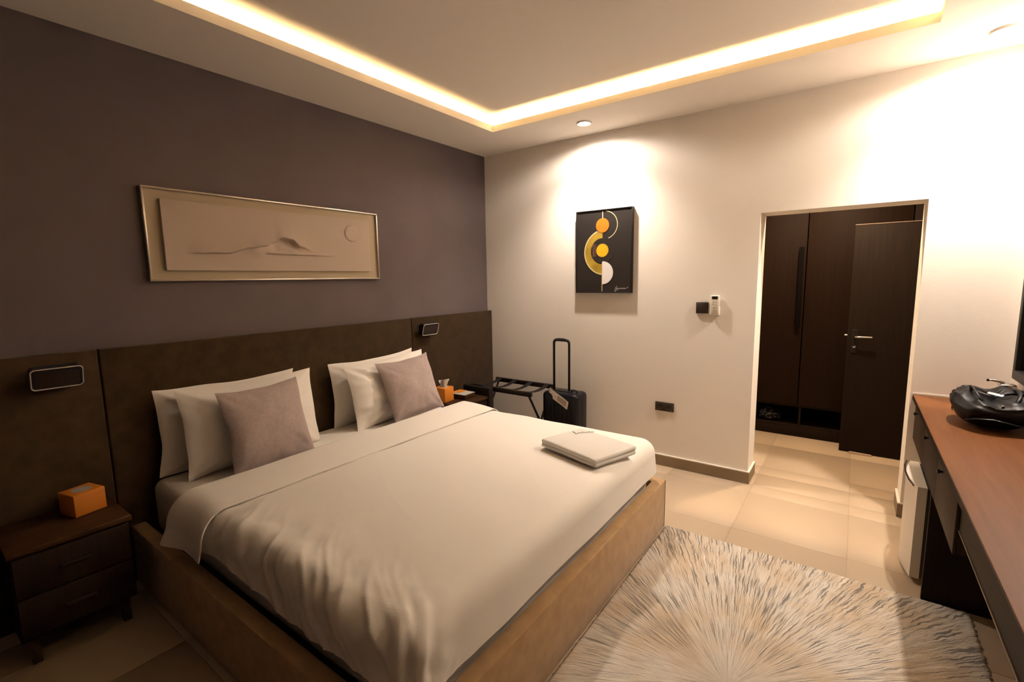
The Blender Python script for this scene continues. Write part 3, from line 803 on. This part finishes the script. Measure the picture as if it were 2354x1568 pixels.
# gold crescent: outer arc round (1.338,1.81), inner cut round the dark disc
ring(LX, 1.808, 0.109, 0.152, 97, 270, 0.0, 0.0012, 'gold_crescent', 'paint_gold')
ring(1.332, 1.802, 0.150, 0.192, 112, 262, 0.0, 0.0010, 'gold_crescent', 'paint_gold')
ring(1.334, 1.801, 0.186, 0.196, 112, 262, 0.0, 0.0016, 'pale_gold_edge', 'paint_palegold')
MB().prism([(LX - .044, 1.975), (LX, 1.99), (LX, 1.91), (LX - .044, 1.92)], pf, 0, .0011).build('gold_crescent', 'paint_gold', pt)
MB().prism(disc(LX, 1.812, 0.108), pf, 0.0005, .0016).build('dark_disc', 'canvas_black', pt)
for k in range(8):
    z = 1.764 + k * 0.0135
    script([(1.216 + .008 * (k % 2), z, 0), (1.226, z + .012, 0), (1.238, z + .004, 0), (1.252, z + .014, 0)], Matrix(((1, 0, 0, 0), (0, 0, 1, YC - .0018), (0, 1, 0, 0), (0, 0, 0, 1))), .0016, 'bronze_mark', 'paint_bronze', pt, up=(0, 1, 0))
MB().prism(disc(1.3105, 2.0265, 0.0605), pf, 0.0012, .0026).build('orange_disc', 'paint_orange', pt)
MB().prism(disc(1.311, 1.816, 0.0575), pf, 0.0016, .0028).build('yellow_disc', 'paint_yellow', pt)
ring(1.311, 1.816, 0.0535, 0.0570, 0, 360, 0.0028, 0.0034, 'gold_ring', 'paint_gold')
MB().prism(disc(LX + .002, 1.625, 0.0985, -90, 90), pf, 0.0006, .0020).build('white_half_disc', 'paint_white', pt)
ring(1.330, 2.028, 0.113, 0.119, -72, 86, 0.0, 0.0014, 'gold_arc', 'paint_palegold')
B(LX - .0035, LX + .0035, YC - .0010, YC, 2.085, 2.146).build('gold_line', 'paint_palegold', pt)
B(LX - .0030, LX + .0030, YC - .0024, YC, 1.466, 1.715).build('gold_line', 'paint_palegold', pt)
SG = Matrix(((1, 0, 0, 0), (0, 0, 1, YC - .0006), (0, 1, 0, 0), (0, 0, 0, 1)))
script([(1.448, 1.512, 0), (1.444, 1.506, 0), (1.436, 1.490, 0), (1.430, 1.472, 0), (1.434, 1.466, 0), (1.440, 1.474, 0)], SG, .0014, 'signature', 'paint_white', pt, up=(0, 1, 0))
script([(1.438, 1.494, 0), (1.448, 1.490, 0), (1.444, 1.482, 0)] + [(1.450 + .0062 * i, 1.490 + (.0045 if i % 2 else -.004), 0) for i in range(14)], SG, .0011, 'signature', 'paint_white', pt, up=(0, 1, 0))
script([(1.444, 1.475, 0), (1.452, 1.479, 0), (1.462, 1.475, 0)], SG, .0009, 'signature', 'paint_white', pt, up=(0, 1, 0))
script([(1.538, 1.502, 0), (1.547, 1.494, 0)], SG, .0011, 'signature', 'paint_white', pt, up=(0, 1, 0))
script([(1.548, 1.502, 0), (1.541, 1.496, 0)], SG, .0009, 'signature', 'paint_white', pt, up=(0, 1, 0))

# ------------------------------------------------------------------ wall fittings
sw = thing('light_switch', 'dark square switch plate beside the white remote', 'switch', (2.144, 0, 1.298))
B(2.098, 2.190, -.012, -.0005, 1.296, 1.382, bevel=.003).build('plate', 'dark_plastic', sw)
B(2.106, 2.182, -.016, -.012, 1.304, 1.374, bevel=.002).build('rocker', 'dark_plastic', sw)

rm = thing('remote_control', 'white air conditioner remote in its wall holder', 'remote', (2.238, 0, 1.288))
B(2.207, 2.271, -.030, -.006, 1.290, 1.436, bevel=.006).build('body', 'white_plastic', rm)
B(2.204, 2.274, -.024, -.0005, 1.286, 1.350, bevel=.004).build('holder', 'white_plastic', rm)
B(2.218, 2.260, -.0315, -.0295, 1.408, 1.430, bevel=.0008).build('screen', 'screen_dark', rm)
for a0 in (20, 110, 200, 290):
    cx, cz = 2.239, 1.377
    p = [(cx + .0175 * math.cos(math.radians(a0 + k * 10)), -.0305, cz + .0175 * math.sin(math.radians(a0 + k * 10))) for k in range(6)]
    MB().tube(p, .0017, 6).build('button', 'grey_plastic', rm)
MB().lathe([(.008, 0), (.008, -.002)], (2.239, -.0298, 1.377), 20, 'y').build('button', 'white_plastic', rm)
for z in (1.342, 1.318, 1.302):
    B(2.228, 2.252, -.0318, -.0295, z, z + .0035).build('button', 'grey_plastic', rm)

so = thing('double_socket', 'dark brown double socket low on the white wall', 'socket', (1.871, 0, 0.472))
B(1.794, 1.949, -.010, -.0005, .472, .547, bevel=.003).build('plate', 'socket_plastic', so)
for x in (1.833, 1.910):
    f_ = MB().lathe([(.024, 0), (.026, -.003), (.021, -.0035), (.020, -.001)], (x, -.010, .510), 28, 'y').build('socket_ring', 'socket_plastic', so)
    for dx in (-.008, .008): MB().lathe([(.003, 0), (.003, -.0015)], (x + dx, -.0115, .510), 12, 'y').build('pin_hole', 'screen_dark', so)
for x in (1.815, 1.928): MB().lathe([(.003, 0), (.003, -.0015)], (x, -.0095, .483), 10, 'y').build('screw', 'chrome', so)

# ================================================================== HALL: WARDROBE AND DOOR
wd = thing('wardrobe', 'tall dark wood wardrobe with open bottom shelf in the hall', 'wardrobe', (2.9, HY, 0))
WX0, WX1 = 1.95, 4.2
B(WX0, WX1, HY, HY + .018, 0.0, 0.092, bevel=.001).build('plinth', 'door_dark', wd)
B(WX0, WX1, HY, HY + .58, 0.092, 0.110).build('shelf', 'door_dark', wd)
B(WX0, WX1, HY + .56, HY + .58, 0.110, 2.42).build('back_panel', 'door_dark', wd)
for x in (WX0, 2.722, 3.46, WX1 - .018): B(x, x + .018, HY + .004, HY + .56, 0.110, 0.300).build('divider', 'door_dark', wd)
B(WX0, WX1, HY, HY + .56, 0.300, 0.318).build('shelf', 'door_dark', wd)
for (x0, x1) in ((WX0 + .002, 2.706), (2.714, 3.455), (3.463, WX1 - .002)):
    d = B(x0, x1, HY - .018, HY - .001, 0.322, 2.38, bevel=.0015).build('door', 'wardrobe_wood', wd)
    if x0 < 2.3:
        B(2.650, 2.690, HY - .060, HY - .044, 1.09, 1.84, bevel=.003).build('handle', 'matte_black', d)
        for z in (1.15, 1.78): B(2.662, 2.678, HY - .046, HY - .017, z - .01, z + .01).build('handle_post', 'black_metal', d)
    if 2.7 < x0 < 3.3:
        B(3.405, 3.435, HY - .060, HY - .044, 1.09, 1.84, bevel=.003).build('handle', 'matte_black', d)
for sx in (WX0, WX1 - .018): B(sx, sx + .018, HY + .001, HY + .56, 0.318, 2.42).build('side_panel', 'wardrobe_wood', wd)
B(WX0 + .018, WX1 - .018, HY + .001, HY + .56, 2.40, 2.42).build('top', 'wardrobe_wood', wd)

def crumple(u, v):
    th, ph = 2 * PI * u, PI * v
    r = 1 + 0.35 * abs(nz(math.cos(th) * 2.2, math.sin(th) * 2.2, math.cos(ph) * 2.6)) + 0.25 * nz(math.cos(th) * 5, math.sin(th) * 5 + 3, math.cos(ph) * 5)
    s = math.sin(ph)
    return Vector((2.47 + .095 * r * s * math.cos(th), 1.56 + .075 * r * s * math.sin(th), max(0.1105, 0.165 - .052 * r * math.cos(ph))))
tag(MB().grid(crumple, 30, 18, smooth=False).build('crumpled_bag', 'bag_plastic'), 'crumpled glossy dark bag in the open wardrobe shelf', 'bag')

dr = thing('hall_door', 'dark brown door leaf standing open in the hall', 'door', (3.07, 1.22, 0))
B(3.066, 3.93, 1.205, 1.243, 0.008, 1.995, bevel=.0015).build('leaf', 'door_dark', dr)
B(3.0655, 3.93, 1.2052, 1.2428, 1.9952, 1.9985).build('top_edge', 'beige_box', dr)  # pale strip: light along the door top put into the colour
B(3.098, 3.142, 1.197, 1.205, 0.90, 1.105, bevel=.002).build('lock_plate', 'black_metal', dr)
MB().tube([(3.12, 1.200, 1.042), (3.12, 1.172, 1.042), (3.128, 1.160, 1.042), (3.15, 1.157, 1.043), (3.24, 1.157, 1.045)], .0075, 10).build('lever', 'chrome', dr)
MB().lathe([(.011, 0), (.011, -.006), (.006, -.007)], (3.12, 1.197, 0.955), 16, 'y').build('keyhole', 'chrome', dr)
MB().lathe([(.004, 0), (.004, -.003)], (3.12, 1.197, 1.085), 10, 'y').build('screw', 'chrome', dr)
MB().tube([(3.12, 1.246, 1.042), (3.12, 1.278, 1.042), (3.11, 1.290, 1.042), (3.03, 1.292, 1.044)][:3] + [(3.07, 1.292, 1.043), (3.045, 1.292, 1.043)], .0075, 8).build('far_lever', 'chrome', dr)
ds = MB().prism([(3.13, 0.0), (3.31, 0.0), (3.30, 0.010), (3.15, 0.014)], lambda a, b, d: Vector((a, d, b + .0005)), 1.168, 1.196)  # added strip in place of the pale reflection in the door gap
tag(ds.build('gap_reflection', 'beige_box'), 'thin pale strip standing in for the reflection under the hall door', 'floor strip')

# ================================================================== DESK SIDE
dk = thing('desk', 'long built-in wooden desk along the right wall', 'desk', (3.65, -2.1, 0))
DKX = 3.4365
B(DKX, XR - .001, -4.30, -0.001, 0.793, 0.8225, bevel=.002).build('desktop', 'desk_wood', dk)
B(DKX - .0012, DKX, -4.30, -0.002, 0.7935, 0.8200).build('edge_band', 'door_dark', dk)
B(DKX + .03, XR - .002, -1.565, -0.002, 0.545, 0.792).build('drawer_case', 'desk_dark', dk)
for (ya, yb) in ((-1.562, -1.05), (-1.044, -0.53), (-0.524, -0.006)):
    d = B(DKX + .018, DKX + .0295, ya, yb, 0.540, 0.780, bevel=.0015).build('drawer', 'desk_dark', dk)
    MB().lathe([(.005, 0), (.005, -.008), (.010, -.012), (.010, -.018), (.006, -.020)], (DKX + .018, (ya + yb) / 2 + .1, 0.735), 16, 'x').build('knob', 'black_metal', d)
B(DKX + .030, DKX + .048, -4.28, -1.570, 0.640, 0.792).build('apron', 'door_dark', dk)
B(DKX + .027, DKX + .0298, -4.28, -1.570, 0.638, 0.642).build('apron_edge', 'skirting', dk)
B(DKX + .018, XR - .016, -0.966, -0.944, 0.0, 0.5445).build('side_panel', 'door_dark', dk)
B(DKX + .018, XR - .016, -4.29, -4.26, 0.0, 0.7925).build('side_panel', 'door_dark', dk)
B(DKX, XR - .045, -0.0055, -0.0008, 0.8227, 0.832).build('wall_seal', 'white_plastic', dk)

fr = thing('mini_fridge', 'white mini fridge under the desk', 'fridge', (3.62, -0.62, 0))
B(3.470, 3.838, -0.828, -0.410, 0.022, 0.515, bevel=.006).build('body', 'fridge_white', fr)
B(3.456, 3.471, -0.822, -0.416, 0.030, 0.508).build('gasket', 'gasket', fr)
# door with a gently bowed front
def bow(a, b, d): return Vector((a, b, d))
poly = [(3.456, -0.828), (3.456, -0.410)] + [(3.418 - 0.030 * math.sin(PI * k / 12), -0.410 - 0.418 * k / 12) for k in range(13)]
MB().prism(poly, bow, 0.030, 0.515).build('door', 'fridge_white', fr)
MB().tube([(3.402, -.815, .515), (3.389, -.74, .516), (3.383, -.62, .516), (3.389, -.50, .516), (3.402, -.42, .515)], .004, 8).build('trim_strip', 'chrome', fr)
for (x, y) in ((3.50, -.79), (3.50, -.45), (3.80, -.79), (3.80, -.45)): MB().lathe([(.014, 0), (.014, .022)], (x, y, 0), 12).build('foot', 'black_plastic', fr)
B(3.43, 3.80, -.80, -.44, .008, .030).build('kick_plate', 'black_plastic', fr) if False else None

mr = thing('wall_mirror', 'dark framed mirror on the wall above the desk', 'mirror', (XR, -1.1, 1.0))
for (ya, yb, za, zb) in ((-2.2, -0.165, 1.90, 1.95), (-2.2, -0.165, 1.00, 1.05), (-0.215, -0.165, 1.05, 1.90), (-2.2, -2.15, 1.05, 1.90)):
    B(XR - .032, XR - .0005, ya, yb, za, zb, bevel=.003).build('frame_bar', 'black_frame', mr)
B(XR - .012, XR - .0006, -2.15, -0.215, 1.05, 1.90).build('glass', 'mirror_glass', mr)

# black handbag
hbg = thing('handbag', 'glossy black handbag slumped on the desk', 'handbag', (3.69, -0.60, 0.8228))
def bagf(u, v):
    th = 2 * PI * u; ph = PI * v
    cx, cy = 3.692, -0.595
    ct, st = math.cos(th), math.sin(th)
    sgn = lambda c, e: math.copysign(abs(c) ** e, c)
    s = math.sin(ph) ** 0.55
    zc = -math.cos(ph)
    r = 1 + 0.05 * nz(ct * 1.5, st * 1.5, zc * 1.2 + 4)
    x = cx + 0.154 * sgn(ct, .8) * s * r; y = cy + 0.182 * sgn(st, .8) * s * r
    top = 0.156 + 0.02 * nz(x * 9, y * 9, 1.0) + 0.025 * (st * .5 + .5)
    z = 0.8232 + top * (zc * .5 + .5) ** 0.75
    # folds running across the sides
    fold = (1 - abs(nz(th * 1.2, zc * 2.2 + th * .8, 7.0))) ** 5
    z += 0.012 * fold * (zc * .5 + .5); x += 0.010 * fold * ct; y += 0.010 * fold * st
    # dip between the two handles
    if zc > 0.2: z -= 0.045 * math.exp(-((x - cx) / 0.045) ** 2) * (zc - .2)
    x = min(x, XR - .045)
    return Vector((x, y, max(z, 0.8232)))
MB().grid(bagf, 64, 36).build('body', 'leather_black', hbg)
for (dx, lean) in ((-.052, -.03), (.045, .035)):
    p = []
    for k in range(15):
        a = PI * k / 14
        p.append((3.692 + dx + lean * math.sin(a) , -0.60 - 0.115 * math.cos(a), 0.952 + 0.055 * math.sin(a)))
    MB().tube(p, .009, 8, flat=0.6).build('handle', 'leather_black', hbg)
MB().box(-.030, .030, -.009, .009, -.002, .002, bevel=.0018, M=Matrix.Translation((3.685, -0.655, 0.990)) @ Euler((0.45, 0.1, -0.55)).to_matrix().to_4x4()).build('buckle', 'chrome', hbg)
for q in ((3.588, -.655, .955), (3.604, -.60, .972), (3.70, -.735, .952)):
    MB().lathe([(.005, -.004), (.007, 0), (.004, .004)], q, 12).build('stud', 'chrome', hbg)
MB().tube([(3.575, -.745, .87), (3.605, -.775, .885), (3.66, -.80, .895), (3.76, -.782, .872), (3.80, -.74, .862)], .008, 8, flat=.5).build('shoulder_strap', 'leather_black', hbg)

tc_ = MB().prism([(-.045, 0), (.0, .10), (.045, 0), (.042, 0), (.0, .094), (-.042, 0)], lambda a, b, d: Vector((3.600 + d, -0.33 + a * .8, 0.8232 + b)), -.02, .05)
tag(tc_.build('tent_card', 'brown_card'), 'small brown folded card standing behind the handbag', 'card')
ds_ = thing('metal_dispenser', 'small pale box with a chrome lever beside the mirror', 'dispenser', (3.80, -0.27, 0.8228))
B(3.770, 3.826, -0.30, -0.235, 0.8232, 0.962, bevel=.004).build('body', 'beige_box', ds_)
B(3.764, 3.828, -0.306, -0.229, 0.962, 0.982, bevel=.005).build('lid', 'chrome', ds_)
MB().tube([(3.782, -.268, .984), (3.765, -.268, .992), (3.735, -.268, .996), (3.722, -.268, .995)], [.008, .008, .006, .005], 10).build('lever', 'chrome', ds_)
MB().lathe([(.006, 0), (.006, .012)], (3.720, -.268, .989), 12).build('lever_tip', 'black_plastic', ds_)

# ================================================================== RUG
RX_0, RX_1, RY_0, RY_1 = 2.212, 3.63, -3.14, -0.976
def rugf(u, v):
    x = RX_0 + (RX_1 - RX_0) * u; y = RY_0 + (RY_1 - RY_0) * v
    if u in (0.0, 1.0): x += random.uniform(-.001, .004) if u == 0 else random.uniform(-.006, .006)
    if v in (0.0, 1.0): y += random.uniform(-.006, .006)
    e = min(u * (RX_1 - RX_0), (1 - u) * (RX_1 - RX_0), v * (RY_1 - RY_0), (1 - v) * (RY_1 - RY_0))
    th = math.atan2(y - RUGC[1], x - RUGC[0])
    z = 0.014 * min(1, 0.25 + e / 0.02) + 0.0025 * nz(th * 24, math.hypot(x - RUGC[0], y - RUGC[1]) * 3, 1) + 0.0012 * random.random()
    return Vector((x, y, max(z, 0.002)))
rb = MB().grid(rugf, 150, 220)
rg = rb.build('area_rug', 'rug_wool', base=(RUGC[0], RUGC[1], 0.0))
md = rg.modifiers.new('thickness', 'SOLIDIFY'); md.thickness = 0.0015; md.offset = -1
tag(rg, 'cream rug with grey rays fanning out, at the foot of the bed', 'rug')
